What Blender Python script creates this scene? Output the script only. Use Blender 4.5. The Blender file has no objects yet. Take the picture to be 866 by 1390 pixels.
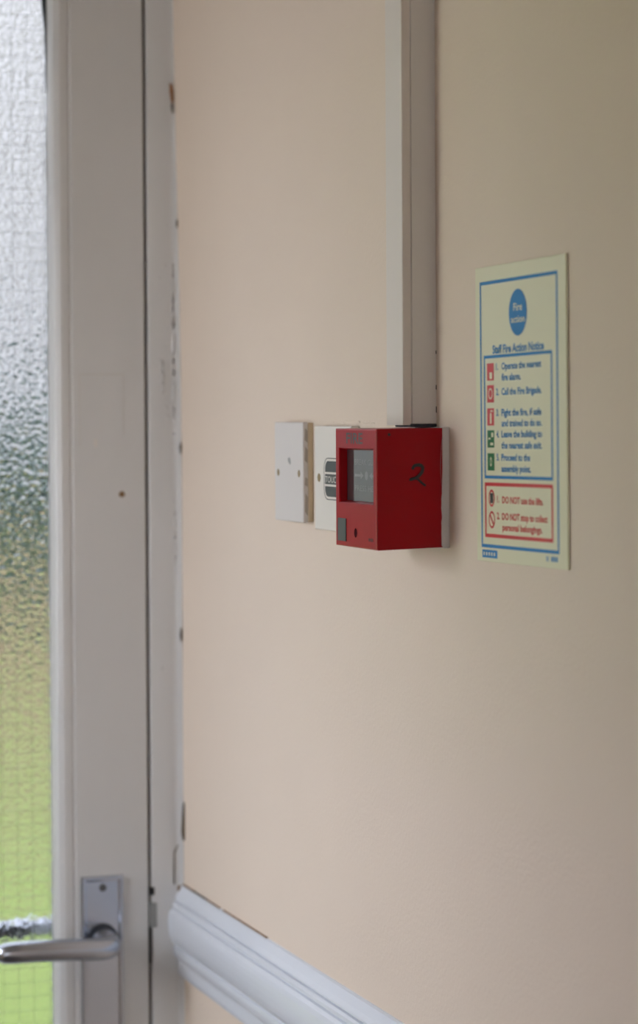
import bpy, bmesh, math, random
from mathutils import Vector, Matrix

random.seed(7)
scene = bpy.context.scene
COL = scene.collection

# ------------------------------------------------------------------ camera
F_PX = 3400.0                       # focal length in pixels of the 866x1390 frame
CAM = Vector((-0.67, 0.0, 1.52))
th = math.atan(1186 / F_PX)
pitch = math.atan(89 / F_PX)
roll = math.radians(0.3)
fwd = Vector((math.sin(th) * math.cos(pitch), math.cos(th) * math.cos(pitch), -math.sin(pitch)))
r0 = Vector((math.cos(th), -math.sin(th), 0))
u0 = r0.cross(fwd)
right = math.cos(roll) * r0 - math.sin(roll) * u0
up = right.cross(fwd)
cam_data = bpy.data.cameras.new('camera')
cam = bpy.data.objects.new('camera', cam_data)
COL.objects.link(cam)
M = Matrix((right, up, -fwd)).transposed().to_4x4()
M.translation = CAM
cam.matrix_world = M
cam_data.sensor_fit = 'VERTICAL'
cam_data.sensor_height = 36.0
cam_data.sensor_width = 24.0
cam_data.lens = F_PX / 1390 * 36.0
cam_data.shift_y = -45.0 / 1390
cam_data.clip_start = 0.05
cam_data.clip_end = 300
cam_data.dof.use_dof = True
cam_data.dof.focus_distance = 1.86
cam_data.dof.aperture_fstop = 6.3
scene.camera = cam

# ------------------------------------------------------------------ sky and exposure
SKY = 5.2
world = bpy.data.worlds.new('overcast_sky')
scene.world = world
world.use_nodes = True
bg = world.node_tree.nodes['Background']
# overcast sky: zenith three times as bright as the horizon (CIE overcast distribution)
wnt = world.node_tree
w_tc = wnt.nodes.new('ShaderNodeTexCoord')
w_sep = wnt.nodes.new('ShaderNodeSeparateXYZ')
wnt.links.new(w_tc.outputs['Generated'], w_sep.inputs[0])
w_max = wnt.nodes.new('ShaderNodeMath'); w_max.operation = 'MAXIMUM'; w_max.inputs[1].default_value = 0.0
wnt.links.new(w_sep.outputs['Z'], w_max.inputs[0])
w_mad = wnt.nodes.new('ShaderNodeMath'); w_mad.operation = 'MULTIPLY_ADD'
w_mad.inputs[1].default_value = 2.0 * SKY; w_mad.inputs[2].default_value = SKY
wnt.links.new(w_max.outputs[0], w_mad.inputs[0])
wnt.links.new(w_mad.outputs[0], bg.inputs['Strength'])
bg.inputs['Color'].default_value = (0.90, 0.945, 1.03, 1)
scene.view_settings.view_transform = 'Standard'
scene.view_settings.look = 'None'
scene.view_settings.gamma = 1.0
scene.view_settings.use_curve_mapping = False
scene.view_settings.exposure = 0.0

# daylight enters through the door glass and two unseen windows in the left wall, the rear one added for fill
WIN_Z0, WIN_Z1 = 1.16, 1.80
WIN_Y0, WIN_Y1 = 1.72, 2.29         # window in the narrow lobby beside the door
WIB_Y0, WIB_Y1 = -2.2, -1.0         # unseen window farther back, added behind the camera for fill light
LOBBY_X, LOBBY_Y = -0.84, 1.30      # left wall of the lobby and where the lobby widens
ROOM_X = -1.70                      # left wall of the wider passage
ROOM_Y0 = -2.6                      # wall behind the camera
DOOR_Y = 2.3276                     # inner face of door and frame
CEIL = 2.55
OUT_Z = -0.15                       # ground level outside

# ------------------------------------------------------------------ helpers
def link(name, mesh, mat=None, parent=None, smooth=False):
    o = bpy.data.objects.new(name, mesh)
    COL.objects.link(o)
    if mat is not None and len(mesh.materials) == 0:
        mesh.materials.append(mat)
    if parent is not None:
        o.parent = parent
    if smooth:
        for p in mesh.polygons:
            p.use_smooth = True
    return o

def to_mesh(bm, name):
    bmesh.ops.recalc_face_normals(bm, faces=bm.faces[:])
    me = bpy.data.meshes.new(name)
    bm.to_mesh(me)
    bm.free()
    return me

def empty(name, loc=(0, 0, 0)):
    o = bpy.data.objects.new(name, None)
    o.empty_display_size = 0.05
    COL.objects.link(o)
    o.location = loc
    return o

def add_box(bm, x0, x1, y0, y1, z0, z1):
    v = [bm.verts.new(c) for c in ((x0, y0, z0), (x1, y0, z0), (x1, y1, z0), (x0, y1, z0),
                                   (x0, y0, z1), (x1, y0, z1), (x1, y1, z1), (x0, y1, z1))]
    for f in ((0, 1, 2, 3), (4, 5, 6, 7), (0, 1, 5, 4), (1, 2, 6, 5), (2, 3, 7, 6), (3, 0, 4, 7)):
        bm.faces.new([v[i] for i in f])
    return v

def bevel_all(bm, w, seg=2):
    bmesh.ops.recalc_face_normals(bm, faces=bm.faces[:])
    bmesh.ops.bevel(bm, geom=bm.edges[:], offset=w, segments=seg, profile=0.5, affect='EDGES')

def box(name, x0, x1, y0, y1, z0, z1, mat, parent=None, bev=0.0, seg=2):
    """box in world coordinates; parents here all sit at the origin unless offset is handled by caller"""
    bm = bmesh.new()
    add_box(bm, min(x0, x1), max(x0, x1), min(y0, y1), max(y0, y1), min(z0, z1), max(z0, z1))
    if bev > 0:
        bevel_all(bm, bev, seg)
    o = link(name, to_mesh(bm, name), mat, parent)
    if parent is not None:
        o.matrix_parent_inverse = world_of(parent).inverted()
    return o

def world_of(o):
    m = o.matrix_parent_inverse @ o.matrix_basis if o.parent else o.matrix_basis.copy()
    return world_of(o.parent) @ m if o.parent else m

def put(o, parent):
    o.parent = parent
    o.matrix_parent_inverse = world_of(parent).inverted()
    return o

def prism(name, prof, axis, a0, a1, mat, parent=None, smooth=False):
    """extrude a closed 2-D profile along 'y' (profile = x,z) or 'z' (profile = x,y)"""
    bm = bmesh.new()
    def pt(p, a):
        return (p[0], a, p[1]) if axis == 'y' else ((p[0], p[1], a) if axis == 'z' else (a, p[0], p[1]))
    A = [bm.verts.new(pt(p, a0)) for p in prof]
    B = [bm.verts.new(pt(p, a1)) for p in prof]
    n = len(prof)
    for i in range(n):
        f = bm.faces.new((A[i], A[(i + 1) % n], B[(i + 1) % n], B[i]))
        f.smooth = smooth
    bm.faces.new(A)
    bm.faces.new(B[::-1])
    o = link(name, to_mesh(bm, name), mat)
    if parent is not None:
        put(o, parent)
    return o

def tube_mesh(name, path, radius, seg=20, cap=True, sz=1.0):
    bm = bmesh.new()
    rings = []
    n = len(path)
    P = [Vector(p) for p in path]
    ref = Vector((0, 0, 1))
    for i, p in enumerate(P):
        t = (P[min(i + 1, n - 1)] - P[max(i - 1, 0)]).normalized()
        a = ref - t * ref.dot(t)
        if a.length < 1e-4:
            a = Vector((1, 0, 0)) - t * t.x
        a.normalize()
        b = t.cross(a)
        r = radius[i] if isinstance(radius, (list, tuple)) else radius
        rings.append([bm.verts.new(p + r * (math.cos(k * 2 * math.pi / seg) * a * sz + math.sin(k * 2 * math.pi / seg) * b))
                      for k in range(seg)])
    for i in range(n - 1):
        for k in range(seg):
            bm.faces.new((rings[i][k], rings[i][(k + 1) % seg], rings[i + 1][(k + 1) % seg], rings[i + 1][k])).smooth = True
    if cap:
        bm.faces.new(rings[0][::-1])
        bm.faces.new(rings[-1])
    return to_mesh(bm, name)

def cyl_y(name, cx, cz, y0, y1, r, mat, parent=None, seg=24, bev=0.0, r1=None):
    """disc or cylinder with its axis along y"""
    bm = bmesh.new()
    r1 = r if r1 is None else r1
    rr = [(y0, r), (y1, r1)] if bev == 0 else [(y0, r - bev), (y0 + (bev if y1 > y0 else -bev), r), (y1, r1)]
    rings = [[bm.verts.new((cx + q * math.cos(k * 2 * math.pi / seg), y, cz + q * math.sin(k * 2 * math.pi / seg)))
              for k in range(seg)] for y, q in rr]
    for i in range(len(rings) - 1):
        for k in range(seg):
            bm.faces.new((rings[i][k], rings[i][(k + 1) % seg], rings[i + 1][(k + 1) % seg], rings[i + 1][k])).smooth = True
    bm.faces.new(rings[0])
    bm.faces.new(rings[-1])
    o = link(name, to_mesh(bm, name), mat)
    if parent is not None:
        put(o, parent)
    return o

# ------------------------------------------------------------------ materials
def new_mat(name):
    m = bpy.data.materials.new(name)
    m.use_nodes = True
    nt = m.node_tree
    return m, nt, nt.nodes['Principled BSDF']

def N(nt, typ, **kw):
    n = nt.nodes.new(typ)
    for k, v in kw.items():
        setattr(n, k, v)
    return n

def coords(nt, scale=(1, 1, 1)):
    g = N(nt, 'ShaderNodeNewGeometry')
    mp = N(nt, 'ShaderNodeMapping')
    mp.inputs['Scale'].default_value = scale
    nt.links.new(g.outputs['Position'], mp.inputs['Vector'])
    return mp.outputs['Vector']

def noise(nt, vec, scale, detail=3.0, rough=0.55):
    n = N(nt, 'ShaderNodeTexNoise')
    n.inputs['Scale'].default_value = scale
    n.inputs['Detail'].default_value = detail
    n.inputs['Roughness'].default_value = rough
    nt.links.new(vec, n.inputs['Vector'])
    return n.outputs['Fac']

def ramp(nt, fac, stops):
    r = N(nt, 'ShaderNodeValToRGB')
    e = r.color_ramp.elements
    while len(e) < len(stops):
        e.new(0.5)
    for el, (p, c) in zip(e, stops):
        el.position = p
        el.color = (*c, 1)
    nt.links.new(fac, r.inputs['Fac'])
    return r.outputs['Color']

def bump(nt, bsdf, height, strength, dist):
    b = N(nt, 'ShaderNodeBump')
    b.inputs['Strength'].default_value = strength
    b.inputs['Distance'].default_value = dist
    nt.links.new(height, b.inputs['Height'])
    nt.links.new(b.outputs['Normal'], bsdf.inputs['Normal'])
    return b

def mix2(c, k):
    return tuple(min(1, x * k) for x in c)

def paint(name, col, rough=0.45, var=0.05, bscale=500, bstr=0.15, bdist=0.0004, spec=0.5, vscale=6, stretch=(1, 1, 1)):
    m, nt, b = new_mat(name)
    v = coords(nt, stretch)
    c = ramp(nt, noise(nt, v, vscale, 5), [(0.3, mix2(col, 1 - var)), (0.7, mix2(col, 1 + var))])
    nt.links.new(c, b.inputs['Base Color'])
    b.inputs['Roughness'].default_value = rough
    b.inputs['Specular IOR Level'].default_value = spec
    if bstr > 0:
        bump(nt, b, noise(nt, v, bscale, 2), bstr, bdist)
    return m

def plain(name, col, rough=0.5, metal=0.0, spec=0.5):
    m, nt, b = new_mat(name)
    v = coords(nt)
    c = ramp(nt, noise(nt, v, 60, 2), [(0.3, mix2(col, 0.96)), (0.7, mix2(col, 1.04))])
    nt.links.new(c, b.inputs['Base Color'])
    b.inputs['Roughness'].default_value = rough
    b.inputs['Metallic'].default_value = metal
    b.inputs['Specular IOR Level'].default_value = spec
    return m

WALLC = (0.76, 0.642, 0.535)
GLOSSC = (0.63, 0.63, 0.635)
m_wall = paint('cream_emulsion', WALLC, 0.62, 0.02, 260, 0.45, 0.0007, 0.3, 4)
m_gloss = paint('old_white_gloss', GLOSSC, 0.30, 0.035, 90, 0.10, 0.0006, 0.5, 9, (1, 1, 0.35))
m_lid = paint('cream_trunking_lid', (0.71, 0.645, 0.59), 0.42, 0.02, 200, 0.10, 0.0004, 0.5)
m_trunk = paint('painted_trunking', (0.71, 0.67, 0.63), 0.42, 0.02, 200, 0.10, 0.0004, 0.5)
m_dado = paint('white_dado_gloss', (0.66, 0.69, 0.75), 0.28, 0.03, 120, 0.08, 0.0004, 0.5)
m_ceil = paint('ceiling_white', (0.62, 0.60, 0.57), 0.8, 0.02)
m_floor = paint('floor_vinyl', (0.20, 0.18, 0.165), 0.5, 0.1, 50, 0.05)
m_cream_box = paint('overpainted_box', (0.62, 0.50, 0.33), 0.5, 0.08, 300, 0.2, 0.0004)
m_white_pl = paint('white_plastic', (0.70, 0.66, 0.635), 0.35, 0.02, 60, 0.03, 0.0002)
m_cream_pl = paint('ivory_plastic', (0.76, 0.72, 0.66), 0.32, 0.02, 60, 0.03, 0.0002)
m_red = paint('red_plastic', (0.35, 0.0, 0.006), 0.30, 0.04, 400, 0.05, 0.0002, 0.20, 40)
m_black = plain('black_print', (0.025, 0.025, 0.027), 0.45)
m_ink = plain('marker_ink', (0.018, 0.012, 0.016), 0.4)
m_dark = plain('dark_gap', (0.02, 0.02, 0.022), 0.8)
m_navy = plain('dark_rubber', (0.03, 0.035, 0.045), 0.6)
m_label = plain('dark_label', (0.045, 0.055, 0.055), 0.4)
m_edge = plain('edge_grime_grey', (0.47, 0.42, 0.36), 0.8)
m_ghost = plain('old_paint_line', (0.605, 0.59, 0.575), 0.4)
m_mark = plain('dark_red_mark', (0.10, 0.02, 0.02), 0.5)
m_elem = plain('grey_element', (0.19, 0.19, 0.19), 0.08)
m_eprint = plain('white_element_print', (0.30, 0.30, 0.295), 0.10)
m_sign = paint('luminous_board', (0.75, 0.73, 0.53), 0.40, 0.015, 60, 0.0)
m_blue = plain('blue_print', (0.012, 0.20, 0.50), 0.6)
m_signred = plain('red_print', (0.62, 0.035, 0.045), 0.4)
m_green = plain('green_print', (0.01, 0.17, 0.06), 0.4)
m_alu = paint('satin_aluminium', (0.46, 0.49, 0.56), 0.24, 0.03, 300, 0.03, 0.0001)
m_alu.node_tree.nodes['Principled BSDF'].inputs['Metallic'].default_value = 1.0
m_steel = plain('dull_steel', (0.33, 0.34, 0.33), 0.45, 0.9)
m_screw = plain('dark_screw', (0.10, 0.10, 0.10), 0.35, 0.8)
m_brass = plain('tarnished_brass', (0.32, 0.24, 0.12), 0.45, 0.8)
m_wood = paint('bare_wood', (0.30, 0.13, 0.045), 0.7, 0.25, 400, 0.3, 0.0004, 0.3, 120)
m_grime_shade = paint('grime_and_gap_shade', (0.11, 0.085, 0.06), 0.9, 0.3, 400, 0.2, 0.0003, 0.2, 90)  # dirt colour, also used for the painted shade in the door gap
m_brown = paint('brown_filler', (0.26, 0.16, 0.09), 0.9, 0.3, 400, 0.2, 0.0003, 0.2, 90)
m_wire = plain('glazing_wire', (0.42, 0.45, 0.45), 0.4, 0.7)
m_putty = plain('dark_putty', (0.05, 0.06, 0.07), 0.7)
m_pale_putty = plain('pale_putty', (0.55, 0.58, 0.60), 0.6)

# hammered, wired glass
m_glass, nt, b = new_mat('hammered_glass')
b.inputs['Base Color'].default_value = (0.160, 0.158, 0.162, 1)
b.inputs['Transmission Weight'].default_value = 1.0
b.inputs['IOR'].default_value = 1.48
b.inputs['Roughness'].default_value = 0.09
v = coords(nt)
vo = N(nt, 'ShaderNodeTexVoronoi', feature='SMOOTH_F1')
vo.inputs['Scale'].default_value = 260
vo.inputs['Smoothness'].default_value = 0.9
nt.links.new(v, vo.inputs['Vector'])
bump(nt, b, vo.outputs['Distance'], 0.45, 0.0010)
m_clear, nt, b = new_mat('clear_glass')
b.inputs['Base Color'].default_value = (0.97, 0.985, 0.98, 1)
b.inputs['Transmission Weight'].default_value = 1.0
b.inputs['IOR'].default_value = 1.45
b.inputs['Roughness'].default_value = 0.0

# outside
m_lawn, nt, b = new_mat('lawn_grass')
v = coords(nt)
n1 = noise(nt, v, 1.2, 6, 0.65)
n2 = noise(nt, v, 14, 4, 0.7)
ma = N(nt, 'ShaderNodeMath', operation='ADD')
nt.links.new(n1, ma.inputs[0]); nt.links.new(n2, ma.inputs[1])
mh = N(nt, 'ShaderNodeMath', operation='MULTIPLY'); mh.inputs[1].default_value = 0.5
nt.links.new(ma.outputs[0], mh.inputs[0])
nt.links.new(ramp(nt, mh.outputs[0], [(0.3, (0.16, 0.25, 0.06)), (0.55, (0.27, 0.37, 0.09)), (0.75, (0.42, 0.38, 0.13))]), b.inputs['Base Color'])
b.inputs['Roughness'].default_value = 0.9
bump(nt, b, n2, 0.6, 0.03)
m_leaf = paint('hedge_leaf', (0.125, 0.215, 0.21), 0.55, 0.35, 30, 0, 0, 0.4, 2)
m_leaf2 = paint('autumn_leaf', (0.44, 0.34, 0.22), 0.7, 0.4, 30, 0, 0, 0.3, 3)
m_bark = paint('bark', (0.11, 0.08, 0.055), 0.9, 0.2, 60, 0.4, 0.01)
m_conc = paint('concrete', (0.42, 0.40, 0.37), 0.9, 0.1, 60, 0.3, 0.003)

# ------------------------------------------------------------------ room shell
def smoothstep(a, b_, x):
    t = max(0.0, min(1.0, (x - a) / (b_ - a)))
    return t * t * (3 - 2 * t)

def wall_x(y, z):
    """slightly uneven plaster: swells out a few millimetres beside the door frame"""
    return -0.0052 * smoothstep(1.45, 1.95, z) * smoothstep(2.05, 2.33, y) \
        - 0.0006 * math.sin(y * 5.1 + 1.3 * math.sin(z * 3.0)) * math.sin(z * 4.3 + 0.6)

bm = bmesh.new()
NY, NZ = 90, 60
ys = [ROOM_Y0 + (2.36 - ROOM_Y0) * (1 - (1 - i / NY) ** 1.8) for i in range(NY + 1)]
zs = [CEIL * j / NZ for j in range(NZ + 1)]
g = [[bm.verts.new((wall_x(y, z), y, z)) for z in zs] for y in ys]
for i in range(NY):
    for j in range(NZ):
        bm.faces.new((g[i][j], g[i][j + 1], g[i + 1][j + 1], g[i + 1][j])).smooth = True
back = [bm.verts.new((0.14, y, z)) for y, z in ((ROOM_Y0, 0), (2.36, 0), (2.36, CEIL), (ROOM_Y0, CEIL))]
bm.faces.new(back)
bm.faces.new([g[i][0] for i in range(NY + 1)] + [back[1], back[0]])
bm.faces.new([g[i][NZ] for i in range(NY + 1)] + [back[2], back[3]])
bm.faces.new([g[0][j] for j in range(NZ + 1)] + [back[3], back[0]])
bm.faces.new([g[NY][j] for j in range(NZ + 1)] + [back[2], back[1]])
wall_right = link('wall_right', to_mesh(bm, 'wall_right'), m_wall)
wall_right['kind'] = 'structure'
wall_right['label'] = 'cream painted plaster wall carrying the fire alarm point'

def struct(o, label=None):
    o['kind'] = 'structure'
    if label:
        o['label'] = label
    return o

struct(box('floor', ROOM_X - 0.15, 0.14, ROOM_Y0 - 0.15, 2.40, -0.12, 0.0, m_floor), 'dark vinyl floor of the passage')
struct(box('ceiling', ROOM_X - 0.15, 0.14, ROOM_Y0 - 0.15, 2.386, CEIL, CEIL + 0.12, m_ceil), 'white ceiling of the passage')
struct(box('wall_back', ROOM_X, 0.0, ROOM_Y0 - 0.15, ROOM_Y0, 0, CEIL, m_wall), 'cream wall behind the camera')

# left wall: wide passage, return, narrow lobby; each run has a window
wl = empty('wall_left', (ROOM_X, 0, 0))
struct(wl, 'cream left wall with windows opposite the alarm')
t = 0.045
def wall_run(x1, ya, yb, wa, wb, za, zb, nm, lab):
    x0 = x1 - 0.15
    box('wall_panel', x0, x1, ya, yb, 0, za, m_wall, wl)
    box('wall_panel', x0, x1, ya, yb, zb, CEIL, m_wall, wl)
    box('wall_panel', x0, x1, ya, wa, za, zb, m_wall, wl)
    box('wall_panel', x0, x1, wb, yb, za, zb, m_wall, wl)
    w = empty(nm, (x1, wa, za))
    struct(w, lab)
    box('window_frame', x0 + 0.03, x0 + 0.09, wa, wb, za, za + t, m_gloss, w)
    box('window_frame', x0 + 0.03, x0 + 0.09, wa, wb, zb - t, zb, m_gloss, w)
    for yy in (wa, wb - t):
        box('window_frame', x0 + 0.03, x0 + 0.09, yy, yy + t, za + t, zb - t, m_gloss, w)
    box('window_sill', x1 - 0.06, x1 + 0.03, wa - 0.03, wb + 0.03, za - 0.03, za, m_gloss, w, 0.004)
wall_run(LOBBY_X, LOBBY_Y, 2.36, WIN_Y0, WIN_Y1, WIN_Z0, WIN_Z1, 'window_1', 'white framed window in the lobby wall near the door')
wall_run(ROOM_X, ROOM_Y0, LOBBY_Y + 0.15, WIB_Y0, WIB_Y1, 0.85, 2.1, 'fill_window', 'white framed unseen window added behind the camera for fill light')
box('wall_return', ROOM_X, LOBBY_X - 0.15, LOBBY_Y, LOBBY_Y + 0.15, 0, CEIL, m_wall, wl)

# wall above the doorway
HEAD_Z = 2.06
struct(box('wall_front', LOBBY_X - 0.15, 0.14, 2.3265, 2.386, HEAD_Z + 0.05, CEIL, m_wall), 'wall above the glazed door')

# ------------------------------------------------------------------ door frame
LEAF_R = -0.0345                    # latch edge of the door leaf
LEAF_L = LEAF_R - 0.762
fr = empty('trim_1', (0.0, DOOR_Y, 0.0))
struct(fr, 'chipped grey-white gloss painted door frame')
FY = DOOR_Y - 0.0012
# latch-side jamb: rounded, slightly swollen where paint meets the plaster
prof = [(-0.0315, FY + 0.0015), (-0.0311, FY + 0.0004), (-0.0300, FY), (-0.0100, FY), (-0.0080, FY - 0.0002), (-0.0062, FY - 0.0005), (-0.0048, FY - 0.0010),
        (-0.0036, FY - 0.0016), (-0.0024, FY - 0.0024), (-0.0010, FY - 0.0034), (0.0030, FY - 0.0038), (0.010, FY - 0.0040), (0.010, DOOR_Y + 0.058), (-0.0315, DOOR_Y + 0.058)]
bm = bmesh.new()
NZJ = 160
rj = random.Random(21)
rows = []
for k in range(NZJ + 1):
    z = (HEAD_Z + 0.05) * k / NZJ
    w1_ = 0.0007 * math.sin(z * 31 + 2 * math.sin(z * 7)) + 0.0004 * math.sin(z * 83)
    rows.append([bm.verts.new((p[0] + (w1_ if 4 <= i_ <= 9 else 0), p[1] - (0.35 * w1_ if 5 <= i_ <= 8 else 0), z)) for i_, p in enumerate(prof)])
for A, B in zip(rows, rows[1:]):
    for i_ in range(len(prof)):
        q = (i_ + 1) % len(prof)
        bm.faces.new((A[i_], A[q], B[q], B[i_])).smooth = (2 <= i_ <= 9)
bm.faces.new(rows[0]); bm.faces.new(rows[-1][::-1])
jamb = put(link('jamb', to_mesh(bm, 'jamb'), m_gloss), fr)
gap_shade = box('gap_shade_strip', -0.0347, -0.0313, DOOR_Y + 0.0045, DOOR_Y + 0.044, 0.0, HEAD_Z, m_grime_shade, fr)  # dark strip painting in the shade between door leaf and jamb
# rebate stop behind the leaf
box('door_stop', -0.0315, -0.046, DOOR_Y + 0.047, DOOR_Y + 0.058, 0, HEAD_Z, m_gloss, fr)
box('jamb', LEAF_L - 0.0035, LOBBY_X, FY, DOOR_Y + 0.058, 0, HEAD_Z + 0.05, m_gloss, fr, 0.0015)
box('head', -0.0315, LEAF_L - 0.0035, FY, DOOR_Y + 0.058, HEAD_Z, HEAD_Z + 0.05, m_gloss, fr)
def blob(name, pts, depth, face, mat, parent, jitter=0.0):
    """thin irregular patch: pts are (a,b) on the plane; face=('y',value) or ('x',value); depth toward the room"""
    bm = bmesh.new()
    ax, val = face
    def P(a, b_, d):
        return (a, val - d, b_) if ax == 'y' else (val - d, a, b_)
    A = [bm.verts.new(P(a, b_, depth)) for a, b_ in pts]
    B = [bm.verts.new(P(a, b_, -0.0008)) for a, b_ in pts]
    n = len(pts)
    bm.faces.new(A)
    bm.faces.new(B[::-1])
    for i in range(n):
        bm.faces.new((A[i], A[(i + 1) % n], B[(i + 1) % n], B[i]))
    return put(link(name, to_mesh(bm, name), mat), parent)

# paint chips, cracks and filler along the frame edge
c = blob('paint_chip', [(-0.0085, 1.8372), (-0.0062, 1.836), (-0.0052, 1.829), (-0.0050, 1.820), (-0.0062, 1.817), (-0.0075, 1.822), (-0.0083, 1.830)],
         0.0022, ('y', FY), m_wood, fr)
c['label'] = 'chip down to bare brown wood'
blob('paint_chip', [(-0.0074, 1.8175), (-0.0056, 1.8185), (-0.0055, 1.812), (-0.0064, 1.8085)], 0.0020, ('y', FY), m_grime_shade, fr)
c = blob('frame_gap', [(-0.0012, 1.140), (0.0008, 1.152), (0.0022, 1.142), (0.0018, 1.120), (0.0006, 1.110), (-0.0016, 1.108), (-0.0026, 1.116)],
         0.0085, ('y', FY), m_grime_shade, fr)
c['label'] = 'dark gap where plaster has come away'
blob('frame_gap', [(0.0006, 1.150), (0.0016, 1.186), (0.0021, 1.186), (0.0022, 1.150)], 0.0085, ('y', FY), m_grime_shade, fr)
for a in ([(-0.0018, 1.1085), (-0.0030, 1.1085), (-0.0052, 1.1035), (-0.0048, 1.1025)],
          [(-0.0052, 1.1035), (-0.0046, 1.1025), (-0.0086, 1.0955), (-0.0094, 1.0960)],
          [(-0.0086, 1.0962), (-0.0093, 1.0962), (-0.0096, 1.0650), (-0.0089, 1.0650)]):
    blob('paint_crack', a, 0.0011, ('y', FY), m_grime_shade, fr)
for (a, z, w, h) in ((-0.0030, 1.703, 0.0006, 0.0040), (-0.0010, 1.487, 0.0008, 0.0060), (-0.0016, 1.307, 0.0007, 0.007)):
    blob('edge_chip', [(a - w, z), (a, z + h), (a + w, z + 0.3 * h), (a + 0.4 * w, z - h), (a - 0.6 * w, z - 0.6 * h)], 0.0050, ('y', FY), m_grime_shade, fr)
# paint runs and blobs on the frame
rng = random.Random(3)
for (a, z, r) in ((-0.0200, 1.650, 0.0011), (-0.0125, 1.602, 0.0008), (-0.0155, 1.585, 0.0008), (-0.0205, 1.572, 0.0007), (-0.0172, 1.556, 0.0016),
                  (-0.0172, 1.546, 0.0011), (-0.0140, 1.526, 0.0013), (-0.0125, 1.517, 0.0013), (-0.0200, 1.275, 0.0012), (-0.0245, 1.566, 0.0009),
                  (-0.0130, 1.700, 0.0011), (-0.0150, 1.662, 0.0013)):
    bm = bmesh.new()
    bmesh.ops.create_uvsphere(bm, u_segments=10, v_segments=6, radius=1.0)
    bmesh.ops.scale(bm, vec=(r, r * 0.45, r * 1.5), verts=bm.verts)
    bmesh.ops.translate(bm, vec=(a, FY, z), verts=bm.verts)
    put(link('paint_blob', to_mesh(bm, 'paint_blob'), m_gloss, smooth=True), fr)
for (a, z0, z1, r) in ((-0.0062, 1.50, 1.665, 0.0016), (-0.0172, 1.54, 1.572, 0.0010), (-0.0058, 1.36, 1.44, 0.0013)):
    path = [(a + 0.0004 * math.sin(k * 1.7), FY - 0.0002, z0 + (z1 - z0) * k / 14) for k in range(15)]
    rad = [r * (0.25 + 0.75 * math.sin(math.pi * (0.08 + 0.84 * k / 14)) ** 0.6) * rng.uniform(0.8, 1.15) for k in range(15)]
    put(link('paint_run', tube_mesh('paint_run', path, rad, 8), m_gloss), fr)
# strike plate and its dark pocket
sp = box('strike_plate', -0.0340, -0.0268, FY - 0.0006, FY + 0.004, 1.0245, 1.0485, m_steel, fr, 0.0003, 1)
sp['label'] = 'dull steel strike plate'
box('latch_pocket', -0.0338, -0.0290, FY - 0.0004, FY + 0.003, 1.0560, 1.0635, m_dark, fr)
box('latch_pocket', -0.0338, -0.0322, FY - 0.0004, FY + 0.003, 0.990, 1.0245, m_dark, fr)

# ------------------------------------------------------------------ door leaf
door = empty('door_1', (LEAF_R, DOOR_Y, 0.0))
struct(door, 'grey-white painted door with hammered wired glass')
TH = 0.044
ST = 0.0715                         # width of stile face before the bead
GX1 = LEAF_R - ST                   # -0.106, where the bead begins
GX0 = LEAF_L + ST
GZ0, GZ1 = 0.26, 1.955
Y0, Y1 = DOOR_Y, DOOR_Y + TH
s = box('stile', GX1, LEAF_R, Y0, Y1, 0.006, HEAD_Z - 0.004, m_gloss, door, 0.0012)
box('stile', LEAF_L, GX0, Y0, Y1, 0.006, HEAD_Z - 0.004, m_gloss, door, 0.0012)
box('rail', GX0, GX1, Y0, Y1, GZ1, HEAD_Z - 0.004, m_gloss, door)
box('rail', GX0, GX1, Y0, Y1, 0.006, GZ0, m_gloss, door)
# moulded glazing beads (inside and outside), profile across the bead
def bead_prof(x, sgn):
    q = [(0.0, 0.0008), (0.0010, 0.0013), (0.0024, 0.0007), (0.0040, 0.0004), (0.0100, 0.0004), (0.0118, 0.0010), (0.0130, 0.0022),
         (0.0140, 0.0022), (0.0160, 0.0042), (0.0176, 0.0090), (0.0182, 0.0150), (0.0182, 0.0190), (0.0, 0.0190)]
    return [(x + sgn * a, Y0 + b_) for a, b_ in q]
prism('glazing_bead', bead_prof(GX1, -1), 'z', GZ0, GZ1, m_gloss, door)
prism('glazing_bead', bead_prof(GX0, 1), 'z', GZ0, GZ1, m_gloss, door)
BW = 0.0182
for (z, sgn) in ((GZ1, -1), (GZ0, 1)):
    pr = [(b_, z + sgn * a) for a, b_ in [(p[0] - GX1, p[1]) for p in [(-q[0] + 2 * GX1, q[1]) for q in bead_prof(GX1, -1)]]]
    prism('glazing_bead', pr, 'x', GX0 + BW, GX1 - BW, m_gloss, door)
for (x0, x1, z0, z1) in ((GX1 - 0.015, GX1, GZ0, GZ1), (GX0, GX0 + 0.015, GZ0, GZ1), (GX0, GX1, GZ0, GZ0 + 0.015), (GX0, GX1, GZ1 - 0.015, GZ1)):
    box('outer_bead', x0, x1, Y0 + 0.027, Y1 - 0.002, z0, z1, m_gloss, door)
# pane
gp = box('glass_pane', GX0 + 0.004, GX1 - 0.004, Y0 + 0.0195, Y0 + 0.0262, GZ0 + 0.004, GZ1 - 0.004, m_glass, door)
gp['label'] = 'hammered wired safety glass'
# wire mesh cast into the pane, drawn as one joined lattice
bm = bmesh.new()
PITCH, PITCH_X = 0.0138, 0.0148
wy = Y0 + 0.0225
x = GX1 - 0.022
while x > GX0 + 0.02:
    add_box(bm, x - 0.00013, x + 0.00013, wy, wy + 0.0005, GZ0 + 0.004, GZ1 - 0.004)
    x -= PITCH_X
z = GZ0 + 0.012
while z < GZ1 - 0.006:
    add_box(bm, GX0 + 0.02, GX1 - 0.0184, wy, wy + 0.0005, z - 0.00013, z + 0.00013)
    z += PITCH
wm = put(link('wire_mesh', to_mesh(bm, 'wire_mesh'), m_wire), door)
wm['kind'] = 'stuff'
wm['label'] = 'fine square wire grid in the glass'
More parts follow.
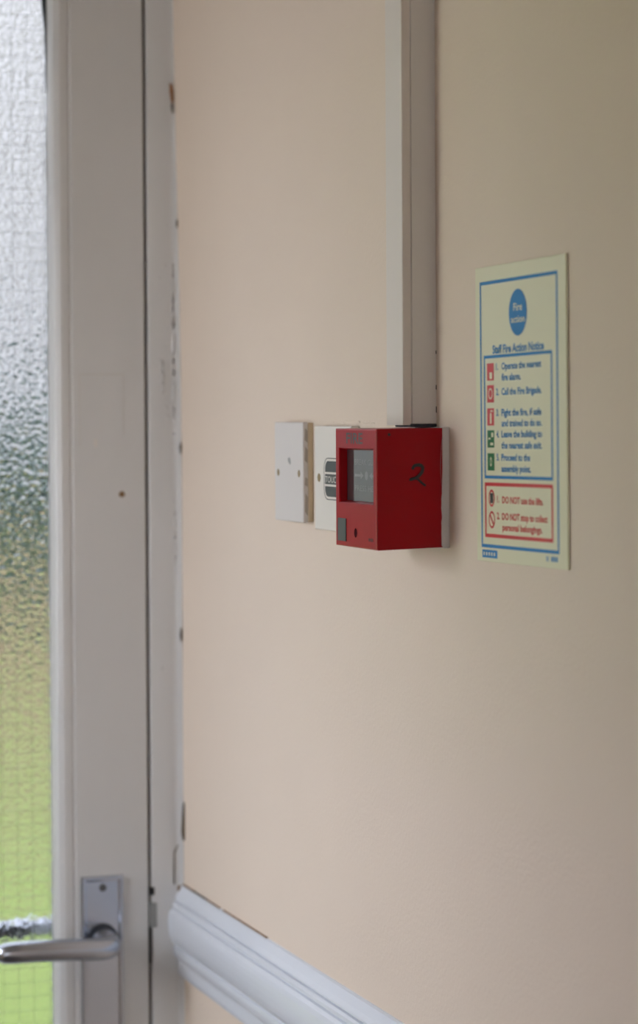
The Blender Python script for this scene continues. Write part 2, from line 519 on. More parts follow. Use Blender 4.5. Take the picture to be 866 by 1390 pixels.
# sealing compound along the edge of the pane
blob('putty', [(-0.1228, 1.97), (-0.1300, 1.955), (-0.1296, 1.925), (-0.1280, 1.905), (-0.1262, 1.885), (-0.1250, 1.84), (-0.1238, 1.82)],
     0.0005, ('y', Y0 + 0.0180), m_putty, door)
rp = random.Random(11)
pts = [(-0.1238, 0.30 + 1.5 * k / 60) for k in range(61)] + [(-0.1246 - 0.0012 * rp.random() ** 2, 1.80 - 1.5 * k / 60) for k in range(61)]
blob('putty', pts, 0.0003, ('y', Y0 + 0.0192), m_pale_putty, door)
# drilled hole, outline of a removed plate
hole = cyl_y('screw_hole', -0.0583, 1.4434, Y0 - 0.0003, Y0 + 0.002, 0.0029, m_brown, door)
hole['label'] = 'small brown filled screw hole'
gx0, gx1, gz1, gz0 = -0.0996, -0.0555, 1.5590, 1.42
for (a0, a1, b0, b1) in ((gx0, gx1, gz1 - 0.0014, gz1), (gx0, gx0 + 0.0010, gz0 + 0.07, gz1), (gx1 - 0.0010, gx1, gz0 + 0.08, gz1)):
    box('plate_outline', a0, a1, Y0 - 0.00025, Y0 + 0.001, b0, b1, m_ghost, door)
blob('paint_fleck', [(-0.0855, 1.4960), (-0.0825, 1.4965), (-0.0820, 1.489), (-0.0850, 1.4885)], 0.0002, ('y', Y0), m_white_pl, door)

# inner lever handle
hd = empty('handle', (-0.081, Y0, 1.016))
put(hd, door)
hd['label'] = 'satin aluminium lever on a rectangular backplate'
PX0, PX1, PZ1, PZ0 = -0.1015, -0.0605, 1.0778, 0.9250
# dished backplate with a raised rim
bm = bmesh.new()
def rect(i, y):
    return [bm.verts.new(p) for p in ((PX0 + i, y, PZ0 + i), (PX1 - i, y, PZ0 + i), (PX1 - i, y, PZ1 - i), (PX0 + i, y, PZ1 - i))]
loops = [rect(0, Y0), rect(0.0002, Y0 - 0.0028), rect(0.0012, Y0 - 0.0040), rect(0.0030, Y0 - 0.0040), rect(0.0052, Y0 - 0.0026)]
for A, B in zip(loops, loops[1:]):
    for k in range(4):
        bm.faces.new((A[k], A[(k + 1) % 4], B[(k + 1) % 4], B[k]))
bm.faces.new(loops[-1])
bm.faces.new(loops[0][::-1])
me = to_mesh(bm, 'backplate')
bp_ = put(link('backplate', me, m_alu), hd)
YP = Y0 - 0.0026
cyl_y('screw', -0.0806, 1.0665, YP - 0.0012, YP + 0.001, 0.0036, m_screw, hd, 20, 0.0006)
LZ = 1.0165
cyl_y('collar', -0.0815, LZ + 0.001, YP - 0.0016, YP + 0.002, 0.0150, m_navy, hd, 32)
path, rad = [], []
path += [(-0.0815, YP + 0.001, LZ), (-0.0815, Y0 - 0.012, LZ), (-0.0815, Y0 - 0.026, LZ)]
rad += [0.0128, 0.0125, 0.0118]
for k in range(1, 9):
    a = k / 8 * math.pi / 2
    path.append((-0.0815 - 0.014 * (1 - math.cos(a)), Y0 - 0.026 - 0.016 * math.sin(a), LZ))
    rad.append(0.0116 - 0.0012 * k / 8)
for k in range(1, 13):
    q = k / 12
    path.append((-0.0955 - 0.098 * q, Y0 - 0.042 + 0.004 * q * q, LZ + 0.0012 * math.sin(q * 3.0) + 0.0012 * q))
    rad.append(0.0104 if k < 11 else (0.0095 if k == 11 else 0.006))
lv = put(link('lever', tube_mesh('lever', path, rad, 28), m_alu), hd)

# outer lever, seen through the glass
ho = empty('outer_handle', (-0.081, Y1, 1.016))
put(ho, door)
ho['label'] = 'outside lever blurred behind the glass'
box('backplate', PX0, PX1, Y1, Y1 + 0.003, PZ0, PZ1, m_alu, ho, 0.0008, 1)
path, rad = [(-0.0815, Y1, LZ), (-0.0815, Y1 + 0.026, LZ)], [0.0118, 0.0112]
for k in range(1, 9):
    a = k / 8 * math.pi / 2
    path.append((-0.0815 - 0.014 * (1 - math.cos(a)), Y1 + 0.026 + 0.016 * math.sin(a), LZ))
    rad.append(0.0108 - 0.001 * k / 8)
for k in range(1, 13):
    q = k / 12
    path.append((-0.0955 - 0.098 * q, Y1 + 0.042, LZ - 0.001 - 0.003 * q))
    rad.append(0.0096 if k < 12 else 0.006)
put(link('lever', tube_mesh('lever', path, rad, 24), m_alu), ho)

# threshold outside
struct(box('trim_2', LOBBY_X, 0.0, 2.40, 2.75, OUT_Z, -0.02, m_conc), 'concrete door step outside')

# ------------------------------------------------------------------ dado rail on the right wall
dp = [(0.004, 1.0643), (-0.0012, 1.0643), (-0.0030, 1.0632), (-0.0060, 1.0560), (-0.0082, 1.0520), (-0.0084, 1.0506), (-0.0062, 1.0494), (-0.0090, 1.0488), (-0.0108, 1.0470),
      (-0.0114, 1.0440), (-0.0092, 1.0426), (-0.0118, 1.0418), (-0.0140, 1.0390), (-0.0152, 1.0350), (-0.0157, 1.0300), (-0.0155, 1.0240),
      (-0.0146, 1.0175), (-0.0130, 1.0120), (-0.0106, 1.0074), (-0.0080, 1.0062), (-0.0102, 1.0048), (-0.0106, 1.0010), (-0.0098, 0.9965),
      (-0.0076, 0.9930), (-0.0064, 0.9915), (-0.0062, 0.9800), (-0.0045, 0.9760), (0.004, 0.9755)]
dado = prism('trim_3', dp, 'y', ROOM_Y0, FY - 0.0003, m_dado)
struct(dado, 'white moulded dado rail on the cream wall')
bmz = dado.data
for p in bmz.polygons:
    p.use_smooth = False
# grime line between rail and plaster
segs = [(2.3260, 2.285, 0.0010, m_brown), (2.268, 2.20, 0.0006, m_brown), (2.19, 2.06, 0.0007, m_brown), (2.30, 2.24, 0.0006, m_grime_shade)]
for a, b_, h, mm in segs:
    put(box('joint_crack', -0.0020, 0.0005, b_, a, 1.0640, 1.0643 + h, mm), dado)
box('end_chip', -0.0060, -0.0018, FY - 0.0030, FY - 0.0002, 1.0585, 1.0635, m_brown, dado)

# ------------------------------------------------------------------ vertical trunking
tr = empty('cable_trunking', (-0.012, 1.6803, 1.5115))
tr['label'] = 'white square cable trunking running up the wall from the red box'
tr['category'] = 'trunking'
TY0, TY1, TX = 1.6640, 1.6966, -0.0261
prism('trunking_base', [(0.001, TY0), (-0.0186, TY0), (-0.0194, TY0 + 0.0010), (-0.0194, TY1 - 0.0010), (-0.0186, TY1), (0.001, TY1)], 'z', 1.5118, CEIL - 0.002, m_trunk, tr)
prism('trunking_lid', [(-0.0197, TY0 + 0.0002), (-0.0250, TY0 - 0.0001), (-0.0259, TY0 + 0.0002), (TX, TY0 + 0.0010), (TX, TY1 - 0.0010), (-0.0259, TY1 - 0.0002),
                       (-0.0250, TY1 + 0.0001), (-0.0197, TY1 - 0.0002)], 'z', 1.5112, CEIL - 0.002, m_lid, tr)
o = box('cable_grommet', -0.0205, -0.0004, TY0 - 0.0012, TY1 - 0.002, 1.5098, 1.5122, m_navy, tr, 0.0006, 1)
o['label'] = 'dark packing under the trunking end'
for z, h in ((1.5200, 0.0022), (1.5365, 0.0016), (1.562, 0.0012)):
    box('joint_gap', -0.0008, 0.0006, TY0 - 0.0006, TY0 + 0.001, z, z + h * 2, m_dark, tr)

# ------------------------------------------------------------------ red break-glass call point
BY0, BY1 = 1.6412, 1.7275           # right (near) and left (far) edges
BZ0, BZ1 = 1.4235, 1.5092
BXF, BXB = -0.0548, -0.0046
fb = empty('fire_call_point', (-0.027, 1.684, BZ0))
fb['label'] = 'red break-glass fire alarm box marked with a handwritten 2'
fb['category'] = 'fire alarm'
o = box('back_box', BXB - 0.0006, -0.0002, BY0 - 0.0014, BY1 + 0.0012, BZ0 + 0.0006, BZ1 + 0.0006, m_white_pl, fb, 0.0006, 1)
o['label'] = 'white plastic back box'
# cover: hollow-fronted shell
HY0, HY1, HZ0, HZ1 = 1.6482, 1.7189, 1.4556, 1.4944
RD = 0.0062
bm = bmesh.new()
def rc(x, y0, y1, z0, z1):
    return [bm.verts.new(p) for p in ((x, y0, z0), (x, y1, z0), (x, y1, z1), (x, y0, z1))]
d = 0.0006
L = [rc(BXB, BY0, BY1, BZ0 + 0.0014, BZ1), rc(BXF + 0.0012, BY0 + d, BY1 - d, BZ0, BZ1 - 0.0003), rc(BXF + 0.0003, BY0 + d + 0.0003, BY1 - d - 0.0003, BZ0 + 0.0003, BZ1 - 0.0006),
     rc(BXF, BY0 + d + 0.0012, BY1 - d - 0.0012, BZ0 + 0.0012, BZ1 - 0.0015),
     rc(BXF, HY0 - 0.0006, HY1 + 0.0006, HZ0 - 0.0006, HZ1 + 0.0006), rc(BXF + 0.0006, HY0, HY1, HZ0, HZ1),
     rc(BXF + RD, HY0 + 0.0008, HY1 - 0.0008, HZ0 + 0.0008, HZ1 - 0.0008)]
for A, B in zip(L, L[1:]):
    for k in range(4):
        bm.faces.new((A[k], A[(k + 1) % 4], B[(k + 1) % 4], B[k]))
bm.faces.new(L[0][::-1])
bm.faces.new(L[-1])
put(link('cover', to_mesh(bm, 'cover'), m_red), fb)
GXE = BXF + RD - 0.0002
refl = box('reflection_strip', GXE - 0.0001, GXE + 0.0012, 1.7032, HY1 - 0.0009, HZ0 + 0.001, HZ1 - 0.001, plain('dark_reflection', (0.045, 0.012, 0.016), 0.5, 0.0, 0.2), fb)  # dark red painted in for the recess wall mirrored in the glass plate
ge = box('glass_element', GXE - 0.0004, GXE + 0.0012, HY0 + 0.001, 1.7030, HZ0 + 0.001, HZ1 - 0.001, m_elem, fb)
ge['label'] = 'glossy grey break-glass plate with pale print'

def text_mesh(name, s, width, height, mat, thick=0.0, bold=0.0):
    """flat letters: local x to the right, local y up, fitted to width x height from the lower-left corner (0,0)"""
    cu = bpy.data.curves.new(name, 'FONT')
    cu.body = s
    cu.size = 1.0
    cu.offset = bold
    cu.resolution_u = 3
    cu.extrude = 0.0
    ob = bpy.data.objects.new(name, cu)
    COL.objects.link(ob)
    bpy.context.view_layer.update()
    dg = bpy.context.evaluated_depsgraph_get()
    me = bpy.data.meshes.new_from_object(ob.evaluated_get(dg))
    bpy.data.objects.remove(ob)
    bpy.data.curves.remove(cu)
    xs = [v.co.x for v in me.vertices]
    ysv = [v.co.y for v in me.vertices]
    sx = width / (max(xs) - min(xs))
    sy = height if height > 0 else 1
    mx = min(xs)
    for v in me.vertices:
        v.co.x = (v.co.x - mx) * sx
        v.co.y = v.co.y * sy
    me.materials.clear()
    me.materials.append(mat)
    me.name = name
    return me

def on_wall(me, name, y_left, z_base, x, parent, rot=0.0):
    """letters on a plane facing -x: to the viewer, right is -y and up is +z"""
    o = bpy.data.objects.new(name, me)
    COL.objects.link(o)
    R = Matrix(((0, 0, -1), (-1, 0, 0), (0, 1, 0))).to_4x4()
    Mx = Matrix.Translation((x, y_left, z_base)) @ R @ Matrix.Rotation(rot, 4, 'Z')
    o.matrix_world = Mx
    o.parent = parent
    o.matrix_parent_inverse = world_of(parent).inverted()
    return o

FX = BXF - 0.00015
CAP = 0.716                         # cap height of the built-in font per unit size
def print_text(name, s, y_left, y_right, z_base, cap, x, mat, parent, bold=0.0):
    return on_wall(text_mesh(name, s, abs(y_left - y_right), cap / CAP, mat, bold=bold), name, y_left, z_base, x, parent)

print_text('fire_lettering', 'FIRE', 1.7030, 1.6690, 1.4982, 0.0078, FX, m_label, fb, 0.02)
box('dark_label', FX - 0.0003, BXF + 0.001, 1.7040, 1.7214, 1.4272, 1.4438, m_label, fb)
# key slot
bm = bmesh.new()
ks = 20
A = [bm.verts.new((BXF - 0.0002, 1.6841 + 0.0030 * math.cos(k * 2 * math.pi / ks), 1.4342 + 0.0034 * math.sin(k * 2 * math.pi / ks))) for k in range(ks)]
bm.faces.new(A)
put(link('key_slot', to_mesh(bm, 'key_slot'), plain('slot_red', (0.05, 0.003, 0.006), 0.9, 0.0, 0.1)), fb)
for a, w_ in ((1.6565, 0.0024), (1.6530, 0.0018), (1.6500, 0.0026)):
    box('moulded_mark', FX - 0.0001, BXF + 0.0005, a - w_ / 2, a + w_ / 2, 1.4292, 1.4316, m_mark, fb)
# print on the element
EX = GXE - 0.00055
print_text('element_print', 'BREAK GLASS', 1.7005, 1.6515, 1.4828, 0.0042, EX, m_eprint, ge)
print_text('element_print', 'PRESS HERE', 1.7005, 1.6515, 1.4640, 0.0042, EX, m_eprint, ge)
def flat_poly(name, pts, x, mat, parent):
    bm = bmesh.new()
    bm.faces.new([bm.verts.new((x, a, b_)) for a, b_ in pts])
    return put(link(name, to_mesh(bm, name), mat), parent)
cc = (1.6765, 1.4752)
flat_poly('element_print', [(cc[0] + 0.0032 * math.cos(k * 0.3927), cc[1] + 0.0032 * math.sin(k * 0.3927)) for k in range(16)], EX, m_eprint, ge)
for sgn in (-1, 1):
    a = cc[0] + sgn * 0.006
    flat_poly('element_print', [(a, cc[1]), (a + sgn * 0.006, cc[1] + 0.0028), (a + sgn * 0.006, cc[1] + 0.0009), (a + sgn * 0.018, cc[1] + 0.0009),
                                (a + sgn * 0.018, cc[1] - 0.0009), (a + sgn * 0.006, cc[1] - 0.0009), (a + sgn * 0.006, cc[1] - 0.0028)], EX, m_eprint, ge)
# handwritten 2 on the near side
def stroke(name, pts, w, y, mat, parent):
    P = [Vector((p[0], p[1])) for p in pts]
    Q = []
    for i in range(len(P) - 1):                      # Catmull-Rom
        p0, p1, p2, p3 = P[max(i - 1, 0)], P[i], P[i + 1], P[min(i + 2, len(P) - 1)]
        for k in range(6):
            t = k / 6
            Q.append(0.5 * ((2 * p1) + (p2 - p0) * t + (2 * p0 - 5 * p1 + 4 * p2 - p3) * t * t + (3 * p1 - p0 - 3 * p2 + p3) * t ** 3))
    Q.append(P[-1])
    bm = bmesh.new()
    prev = None
    n = len(Q)
    for i, q in enumerate(Q):
        tg = (Q[min(i + 1, n - 1)] - Q[max(i - 1, 0)]).normalized()
        nr = Vector((-tg.y, tg.x))
        ww = w * (0.65 + 0.35 * math.sin(math.pi * min(1, 0.15 + i / n)))
        a, b_ = q + nr * ww, q - nr * ww
        yy = y - 0.00001 * i * 0.2
        cur = (bm.verts.new((a.x, yy, a.y)), bm.verts.new((b_.x, yy, b_.y)))
        if prev:
            bm.faces.new((prev[0], cur[0], cur[1], prev[1]))
        prev = cur
    return put(link(name, to_mesh(bm, name), mat), parent)
SY = BY0 - 0.00010
two = [(-0.0279, 1.4801), (-0.0271, 1.4819), (-0.0256, 1.4830), (-0.0224, 1.4832), (-0.0204, 1.4818), (-0.0203, 1.4796), (-0.0215, 1.4773),
       (-0.0241, 1.4748), (-0.0270, 1.4737), (-0.0298, 1.4731), (-0.0270, 1.4736), (-0.0243, 1.4735), (-0.0209, 1.4706), (-0.0180, 1.4685)]
stroke('handwritten_two', two, 0.00125, SY, m_ink, fb)
# screw hole and pale scrapes on the near side
bm = bmesh.new()
bm.faces.new([bm.verts.new((-0.0454 + 0.0011 * math.cos(k * 0.5236), SY - 0.0001, 1.5048 + 0.0011 * math.sin(k * 0.5236))) for k in range(12)])
put(link('grub_screw', to_mesh(bm, 'grub_screw'), m_dark), fb)
stroke('scrape', [(-0.0052, 1.503), (-0.0062, 1.492), (-0.0066, 1.480), (-0.0058, 1.468)], 0.00016, SY, m_eprint, fb)
# ragged white paint on the edge of the cover
bm = bmesh.new()
rp = random.Random(5)
zz = [BZ0 + 0.002 + (BZ1 - BZ0 - 0.004) * k / 24 for k in range(25)]
lo = [bm.verts.new((BXB + 0.0003, SY - 0.0002, z)) for z in zz]
hi = [bm.verts.new((BXB - 0.0002 - (0.0009 + 0.0006 * rp.random()) * (1 - smoothstep(1.455, 1.495, z)), SY - 0.0002, z)) for z in zz]
for k in range(24):
    bm.faces.new((lo[k], lo[k + 1], hi[k + 1], hi[k]))
put(link('paint_edge', to_mesh(bm, 'paint_edge'), m_white_pl), fb)

# ------------------------------------------------------------------ touch plate beside it
tp = empty('touch_plate', (-0.004, 1.8655, 1.4265))
tp['label'] = 'ivory switch plate with black TOUCH panel, half hidden behind red box'
tp['category'] = 'switch plate'
PX = -0.0080
box('plate', PX, -0.0003, 1.8225, 1.9085, 1.4268, 1.5098, m_cream_pl, tp, 0.0009, 2)
# black rounded touch symbol
def rrect(y0, y1, z0, z1, r, n=5):
    out = []
    for (cy_, cz_, a0) in ((y1 - r, z1 - r, 0), (y0 + r, z1 - r, 90), (y0 + r, z0 + r, 180), (y1 - r, z0 + r, 270)):
        for k in range(n + 1):
            a = math.radians(a0 + 90 * k / n)
            out.append((cy_ + r * math.cos(a), cz_ + r * math.sin(a)))
    return out
def ring_poly(name, o_, i_, x, mat, parent):
    bm = bmesh.new()
    A = [bm.verts.new((x, a, b_)) for a, b_ in o_]
    B = [bm.verts.new((x, a, b_)) for a, b_ in i_]
    n = len(A)
    for k in range(n):
        bm.faces.new((A[k], A[(k + 1) % n], B[(k + 1) % n], B[k]))
    return put(link(name, to_mesh(bm, name), mat), parent)
IX = PX - 0.00012
iy0, iy1, iz0, iz1 = 1.8455, 1.8857, 1.4512, 1.4846
ring_poly('touch_outline', rrect(iy0, iy1, iz0, iz1, 0.0090), rrect(iy0 + 0.0009, iy1 - 0.0009, iz0 + 0.0007, iz1 - 0.0007, 0.0083), IX, m_black, tp)
flat_poly('touch_panel', rrect(iy0 + 0.003, iy1 - 0.003, iz0 + 0.0026, iz1 - 0.0026, 0.0065), IX, m_label, tp)
for zb in (1.4725, 1.4628):
    box('touch_stripe', IX - 0.0002, IX, iy0 + 0.003, iy1 - 0.003, zb - 0.0008, zb + 0.0008, m_cream_pl, tp)
print_text('touch_lettering', 'TOUCH', 1.8815, 1.8495, 1.4650, 0.0052, IX - 0.0002, m_cream_pl, tp)

def cyl_x(name, y, z, x0, x1, r, mat, parent, seg=20):
    bm = bmesh.new()
    A = [bm.verts.new((x0, y + r * math.cos(k * 2 * math.pi / seg), z + r * math.sin(k * 2 * math.pi / seg))) for k in range(seg)]
    B = [bm.verts.new((x1, v.co.y, v.co.z)) for v in A]
    bm.faces.new(A)
    bm.faces.new(B[::-1])
    for k in range(seg):
        bm.faces.new((A[k], A[(k + 1) % seg], B[(k + 1) % seg], B[k]))
    return put(link(name, to_mesh(bm, name), mat), parent)
cyl_x('screw', 1.8975, 1.4684, PX - 0.0003, PX + 0.002, 0.0034, m_brass, tp)
cyl_x('screw', 1.8335, 1.4684, PX - 0.0003, PX + 0.002, 0.0034, m_brass, tp)
# old paint ridge above the plate and the box
for (a, b_, z) in ((1.885, 1.860, 1.5125), (1.858, 1.822, 1.5135), (1.815, 1.79, 1.5125)):
    path = [(0.0, a + (b_ - a) * k / 8, z + 0.0005 * math.sin(k * 2.1)) for k in range(9)]
    put(link('paint_ridge', tube_mesh('paint_ridge', path, [0.0005 + 0.0004 * math.sin(k * 1.3) ** 2 for k in range(9)], 6), m_wall), wall_right)

# ------------------------------------------------------------------ blanking plate
bl = empty('blanking_plate', (-0.004, 1.97, 1.430))
bl['label'] = 'plain white blanking plate with grubby edge, left of the touch plate'
bl['category'] = 'switch plate'
o = box('mounting_box', -0.0048, -0.0002, 1.9335, 2.0075, 1.4312, 1.5122, m_cream_box, bl, 0.0006, 1)
o['label'] = 'overpainted mustard mounting box'
box('plate', -0.0092, -0.0046, 1.9340, 2.0075, 1.4305, 1.5128, m_white_pl, bl, 0.0008, 2)
for yy in (1.9978, 1.9440):
    cyl_x('screw', yy, 1.4706, -0.0094, -0.007, 0.0030, m_brass, bl)
flat_poly('thumb_smudge', [(1.9725, 1.4830), (1.9665, 1.4836), (1.9645, 1.4790), (1.9665, 1.4772), (1.9715, 1.4800)], -0.00935, plain('smudge_grey', (0.34, 0.33, 0.32), 0.6), bl)
for (z, h) in ((1.4360, 0.019), (1.4600, 0.008), (1.4790, 0.014), (1.4960, 0.012)):
    flat_o = bmesh.new()
    flat_o.faces.new([flat_o.verts.new(p) for p in ((-0.0052, 1.93385, z), (-0.0078, 1.93385, z + 0.2 * h), (-0.0072, 1.93385, z + h), (-0.0050, 1.93385, z + 0.8 * h))])
    put(link('edge_grime', to_mesh(flat_o, 'edge_grime'), m_edge), bl)

# ------------------------------------------------------------------ fire action notice
SU, SV = 0.147, 0.200
sg = empty('fire_notice', (-0.001, 1.5142, 1.4185))
sg['label'] = 'pale green-cream staff fire action notice with blue borders on the wall'
sg['category'] = 'sign'
SIGN_M = Matrix.Translation((-0.0018, 1.5885, 1.6185)) @ Matrix.Rotation(math.radians(-0.62), 4, 'X')
def SP(u, v, lift=0.0):
    """sign coordinates in millimetres (u right, v down) to world"""
    return SIGN_M @ Vector((-lift, -u / 1000, -v / 1000))
bm = bmesh.new()
add_box(bm, 0, 0.0013, -SU, 0, -SV, 0)
bevel_all(bm, 0.0003, 1)
bmesh.ops.transform(bm, matrix=SIGN_M, verts=bm.verts)
put(link('board', to_mesh(bm, 'board'), m_sign), sg)
def srect(name, u0, v0, u1, v1, mat, lift=0.00010):
    bm = bmesh.new()
    bm.faces.new([bm.verts.new(SP(u, v, lift)) for u, v in ((u0, v0), (u1, v0), (u1, v1), (u0, v1))])
    return put(link(name, to_mesh(bm, name), mat), sg)
def sframe(name, u0, v0, u1, v1, w, mat):
    bm = bmesh.new()
    o_ = [bm.verts.new(SP(u, v, 0.0001)) for u, v in ((u0, v0), (u1, v0), (u1, v1), (u0, v1))]
    i_ = [bm.verts.new(SP(u, v, 0.0001)) for u, v in ((u0 + w, v0 + w), (u1 - w, v0 + w), (u1 - w, v1 - w), (u0 + w, v1 - w))]
    for k in range(4):
        bm.faces.new((o_[k], o_[(k + 1) % 4], i_[(k + 1) % 4], i_[k]))
    return put(link(name, to_mesh(bm, name), mat), sg)
def sdisc(name, u, v, ru, rv, mat, lift=0.0001, hole=0.0):
    n = 36
    bm = bmesh.new()
    A = [bm.verts.new(SP(u + ru * math.cos(k * 2 * math.pi / n), v + rv * math.sin(k * 2 * math.pi / n), lift)) for k in range(n)]
    if hole <= 0:
        bm.faces.new(A)
    else:
        B = [bm.verts.new(SP(u + ru * hole * math.cos(k * 2 * math.pi / n), v + rv * hole * math.sin(k * 2 * math.pi / n), lift)) for k in range(n)]
        for k in range(n):
            bm.faces.new((A[k], A[(k + 1) % n], B[(k + 1) % n], B[k]))
    return put(link(name, to_mesh(bm, name), mat), sg)
def stext(s, u0, u1, v_mid, cap, mat, lift=0.00012, bold=0.012, name='lettering'):
    me = text_mesh(name, s, (u1 - u0) / 1000, cap / 1000 / CAP, mat, bold=bold)
    for v in me.vertices:
        v.co = SP(u0 + v.co.x * 1000, v_mid + cap / 2 - v.co.y * 1000, lift)
    return put(link(name, me, mat), sg)

sframe('blue_border', 8.0, 10.0, 134.5, 190.5, 2.3, m_blue)
sdisc('blue_disc', 72, 33.4, 14.8, 15.4, m_blue)
stext('Fire', 65.0, 79.0, 29.6, 5.2, m_sign, 0.0002)
stext('action', 61.0, 83.0, 37.6, 4.6, m_sign, 0.0002)
stext('Staff Fire Action Notice', 29.5, 113, 56.4, 5.6, m_blue, bold=0.030)
sframe('blue_border', 14.2, 60.2, 125.6, 143.6, 2.1, m_blue)
lines = [('1.', 35, 38.6, 68), ('Operate the nearest', 44.5, 108.6, 68), ('fire alarm.', 44.4, 76, 75.4),
         ('2.', 35, 39.4, 85), ('Call the Fire Brigade.', 44.1, 108.8, 85),
         ('3.', 35, 39.4, 99), ('Fight the fire, if safe', 43.8, 108.3, 99), ('and trained to do so.', 43.7, 109, 106.1),
         ('4.', 35, 39.6, 113.4), ('Leave the building to', 43.5, 109.1, 113.4), ('the nearest safe exit.', 43.3, 108.9, 120.9),
         ('5.', 35, 39.4, 129), ('Proceed to the', 43.2, 90.1, 129), ('assembly point.', 43.0, 91.1, 136.5)]
for s_, a, b_, v_ in lines:
    stext(s_, a, b_, v_, 4.5, m_blue, bold=0.028)
for k, (v0, mm) in enumerate(((65.6, m_signred), (80.4, m_signred), (96.0, m_signred), (110.9, m_green), (126.4, m_green))):
    srect('pictogram', 19.6, v0, 31.2, v0 + 11.7, mm)
    if k == 0:      # hand pressing a call point
        srect('pictogram_mark', 24.0, v0 + 6.2, 28.4, v0 + 10.6, m_sign, 0.0002)
    elif k == 1:    # telephone
        sdisc('pictogram_mark', 25.4, v0 + 5.8, 3.6, 3.8, m_sign, 0.0002, 0.72)
    elif k == 2:    # extinguisher
        srect('pictogram_mark', 24.2, v0 + 3.2, 27.0, v0 + 10.4, m_sign, 0.0002)
        srect('pictogram_mark', 25.2, v0 + 1.4, 29.2, v0 + 2.4, m_sign, 0.0002)
    elif k == 3:    # running figure and doorway
        srect('pictogram_mark', 26.4, v0 + 1.6, 29.6, v0 + 4.6, m_sign, 0.0002)
        srect('pictogram_mark', 21.4, v0 + 5.0, 25.2, v0 + 6.2, m_sign, 0.0002)
        srect('pictogram_mark', 24.6, v0 + 8.4, 29.4, v0 + 10.2, m_sign, 0.0002)
    else:           # assembly point
        sdisc('pictogram_mark', 25.4, v0 + 5.8, 1.7, 3.2, m_sign, 0.0002, 0.55)
sframe('red_border', 14.4, 146.2, 125.4, 183.4, 2.4, m_signred)
sdisc('red_ring', 25.9, 156.8, 5.2, 5.8, m_signred, 0.0001, 0.74)
srect('pictogram_mark', 23.2, 153.4, 28.6, 160.2, m_label)
sdisc('red_ring', 26.1, 171.4, 5.2, 5.8, m_signred, 0.0001, 0.76)
bm = bmesh.new()
bm.faces.new([bm.verts.new(SP(u, v, 0.00015)) for u, v in ((22.0, 168.2), (23.2, 167.0), (30.2, 174.6), (29.0, 175.8))])
put(link('red_ring_bar', to_mesh(bm, 'red_ring_bar'), m_signred), sg)
for s_, a, b_, v_ in (('1.', 35.2, 38.6, 157.2), ('DO NOT use the lifts.', 43.8, 110.2, 157.5), ('2.', 35.0, 39.4, 168.4),
                      ('DO NOT stop to collect', 43.5, 116.8, 168.6), ('personal belongings.', 43.9, 108.6, 175.8)):
    stext(s_, a, b_, v_, 4.5, m_signred, bold=0.028)
srect('maker_block', 9.2, 192.0, 35.0, 197.4, m_blue)
for a in range(5):
    srect('maker_block_mark', 11.4 + a * 4.4, 193.6, 13.6 + a * 4.4, 195.8, m_sign, 0.0002)
for a, w in ((114.5, 1.3), (117.2, 1.0), (122.0, 2.6), (125.6, 2.6), (129.2, 2.6)):
    srect('code_mark', a, 192.4, a + w, 195.6, m_blue)

# ------------------------------------------------------------------ outside: lawn, fallen leaves and a hedge
bm = bmesh.new()
bm.faces.new([bm.verts.new((x, y, OUT_Z)) for x, y in ((-60, 6.0), (60, 6.0), (60, 90), (-60, 90))])
bm.faces.new([bm.verts.new((x, y, OUT_Z)) for x, y in ((0.14, -40), (60, -40), (60, 6.0), (0.14, 6.0))])
lawn = link('lawn', to_mesh(bm, 'lawn'), m_lawn)
struct(lawn, 'green lawn outside the glazed door')

bm = bmesh.new()  # unseen paving, added so neutral light bounces up into the windows
bm.faces.new([bm.verts.new((x, y, OUT_Z)) for x, y in ((-60, -40), (ROOM_X - 0.15, -40), (ROOM_X - 0.15, LOBBY_Y + 0.15), (LOBBY_X - 0.15, LOBBY_Y + 0.15), (LOBBY_X - 0.15, 2.40), (0.14, 2.40), (0.14, 6.0), (-60, 6.0))])
struct(link('bounce_paving', to_mesh(bm, 'bounce_paving'), m_conc), 'pale concrete paving added out of view to bounce neutral light')

def leaf_cloud(name, n, fn, size, mat, seed):
    r = random.Random(seed)
    vs, fs = [], []
    for i in range(n):
        p, nrm = fn(r)
        a = Vector((r.uniform(-1, 1), r.uniform(-1, 1), r.uniform(-1, 1))).normalized()
        b_ = a.cross(nrm)
        if b_.length < 1e-3:
            continue
        b_.normalize()
        sz = size * r.uniform(0.6, 1.3)
        k = len(vs)
        vs += [p - a * sz, p + b_ * sz * 0.5, p + a * sz, p - b_ * sz * 0.5]
        fs.append((k, k + 1, k + 2, k + 3))
    me = bpy.data.meshes.new(name)
    me.from_pydata([tuple(q) for q in vs], [], fs)
    return link(name, me, mat)

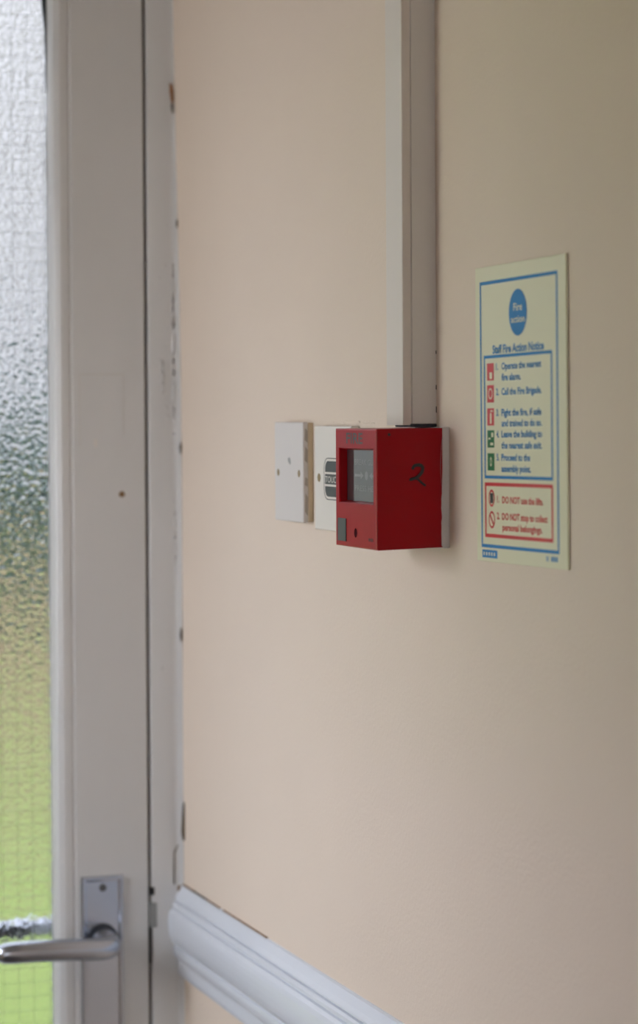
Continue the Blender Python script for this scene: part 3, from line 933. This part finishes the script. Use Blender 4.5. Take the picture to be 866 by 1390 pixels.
hedge = empty('hedge', (0, 21.5, OUT_Z))
hedge['label'] = 'dark green hedge beyond the lawn, blurred by the hammered glass'
hedge['category'] = 'hedge'
r = random.Random(40)
lobes = []
for i in range(70):
    w_ = r.uniform(.8, 1.3)
    lobes.append((Vector((r.uniform(-16, 16), 21.6 + r.uniform(-.5, .5), OUT_Z + r.uniform(.45, 1.35))), w_, w_ * .6))
def hedge_pt(rr):
    c_, rx, rz = rr.choice(lobes)
    d_ = Vector((rr.gauss(0, 1), rr.gauss(0, 1), rr.gauss(0, 1))).normalized()
    k = rr.uniform(.75, 1.02)
    p = c_ + Vector((d_.x * rx * k, d_.y * rx * k, d_.z * rz * k))
    p.z = max(p.z, OUT_Z + 0.02)
    return p, d_
put(leaf_cloud('foliage', 26000, hedge_pt, 0.10, m_leaf, 41), hedge)
for k in range(22):
    sx_ = -15.5 + 31 * k / 21 + r.uniform(-.3, .3)
    a = r.uniform(-.3, .3)
    put(link('stem', tube_mesh('stem', [(sx_, 21.6, OUT_Z - .05), (sx_ + a, 21.6, OUT_Z + .7), (sx_ + 2 * a, 21.6, OUT_Z + 1.4)], [.06, .045, .02], 7), m_bark), hedge)
m_birch = paint('birch_leaf', (0.36, 0.34, 0.15), 0.6, 0.3, 30, 0, 0, 0.3, 3)
tree = empty('birch_tree', (5.6, 26.0, OUT_Z))
tree['label'] = 'thin yellowing tree rising behind the hedge against the pale sky'
tree['category'] = 'tree'
put(link('trunk', tube_mesh('trunk', [(5.6, 26, OUT_Z - .1), (5.7, 26, 2.0), (5.55, 26.1, 4.5), (5.7, 26, 7.5)], [.14, .11, .08, .03], 10), m_bark), tree)
rt = random.Random(17)
tips = []
for k in range(26):
    z0 = 1.4 + 5.4 * k / 25
    a = k * 2.4
    ln = 2.6 - 1.7 * k / 25
    p0 = Vector((5.63, 26.03, z0))
    p2 = p0 + Vector((math.cos(a) * ln, math.sin(a) * ln, ln * .55))
    p1 = (p0 + p2) / 2 + Vector((0, 0, .25))
    put(link('branch', tube_mesh('branch', [p0, p1, p2], [.035, .022, .008], 6), m_bark), tree)
    tips += [p1, (p1 + p2) / 2, p2]
def tree_pt(rr):
    c_ = rr.choice(tips)
    return c_ + Vector((rr.gauss(0, .35), rr.gauss(0, .35), rr.gauss(-.1, .35))), Vector((rr.gauss(0, 1), rr.gauss(0, 1), rr.gauss(0, 1))).normalized()
put(leaf_cloud('foliage', 2200, tree_pt, 0.055, m_birch, 18), tree)
def litter(rr):
    t = rr.random()
    if rr.random() < 0.16:
        return Vector((rr.uniform(-10, 10), rr.uniform(8.5, 14.6), OUT_Z + 0.03)), Vector((rr.gauss(0, .4), rr.gauss(0, .4), 1)).normalized()
    return Vector((rr.uniform(-16, 16), 14.6 + 4.9 * t ** 0.8, OUT_Z + 0.03 + 0.25 * t * rr.random())), Vector((rr.gauss(0, .6), -0.6, 1)).normalized()
lit = leaf_cloud('fallen_leaves', 20000, litter, 0.09, m_leaf2, 99)
lit['kind'] = 'stuff'
lit['label'] = 'brown and yellow autumn leaves fallen below the hedge'
lit['category'] = 'leaves'
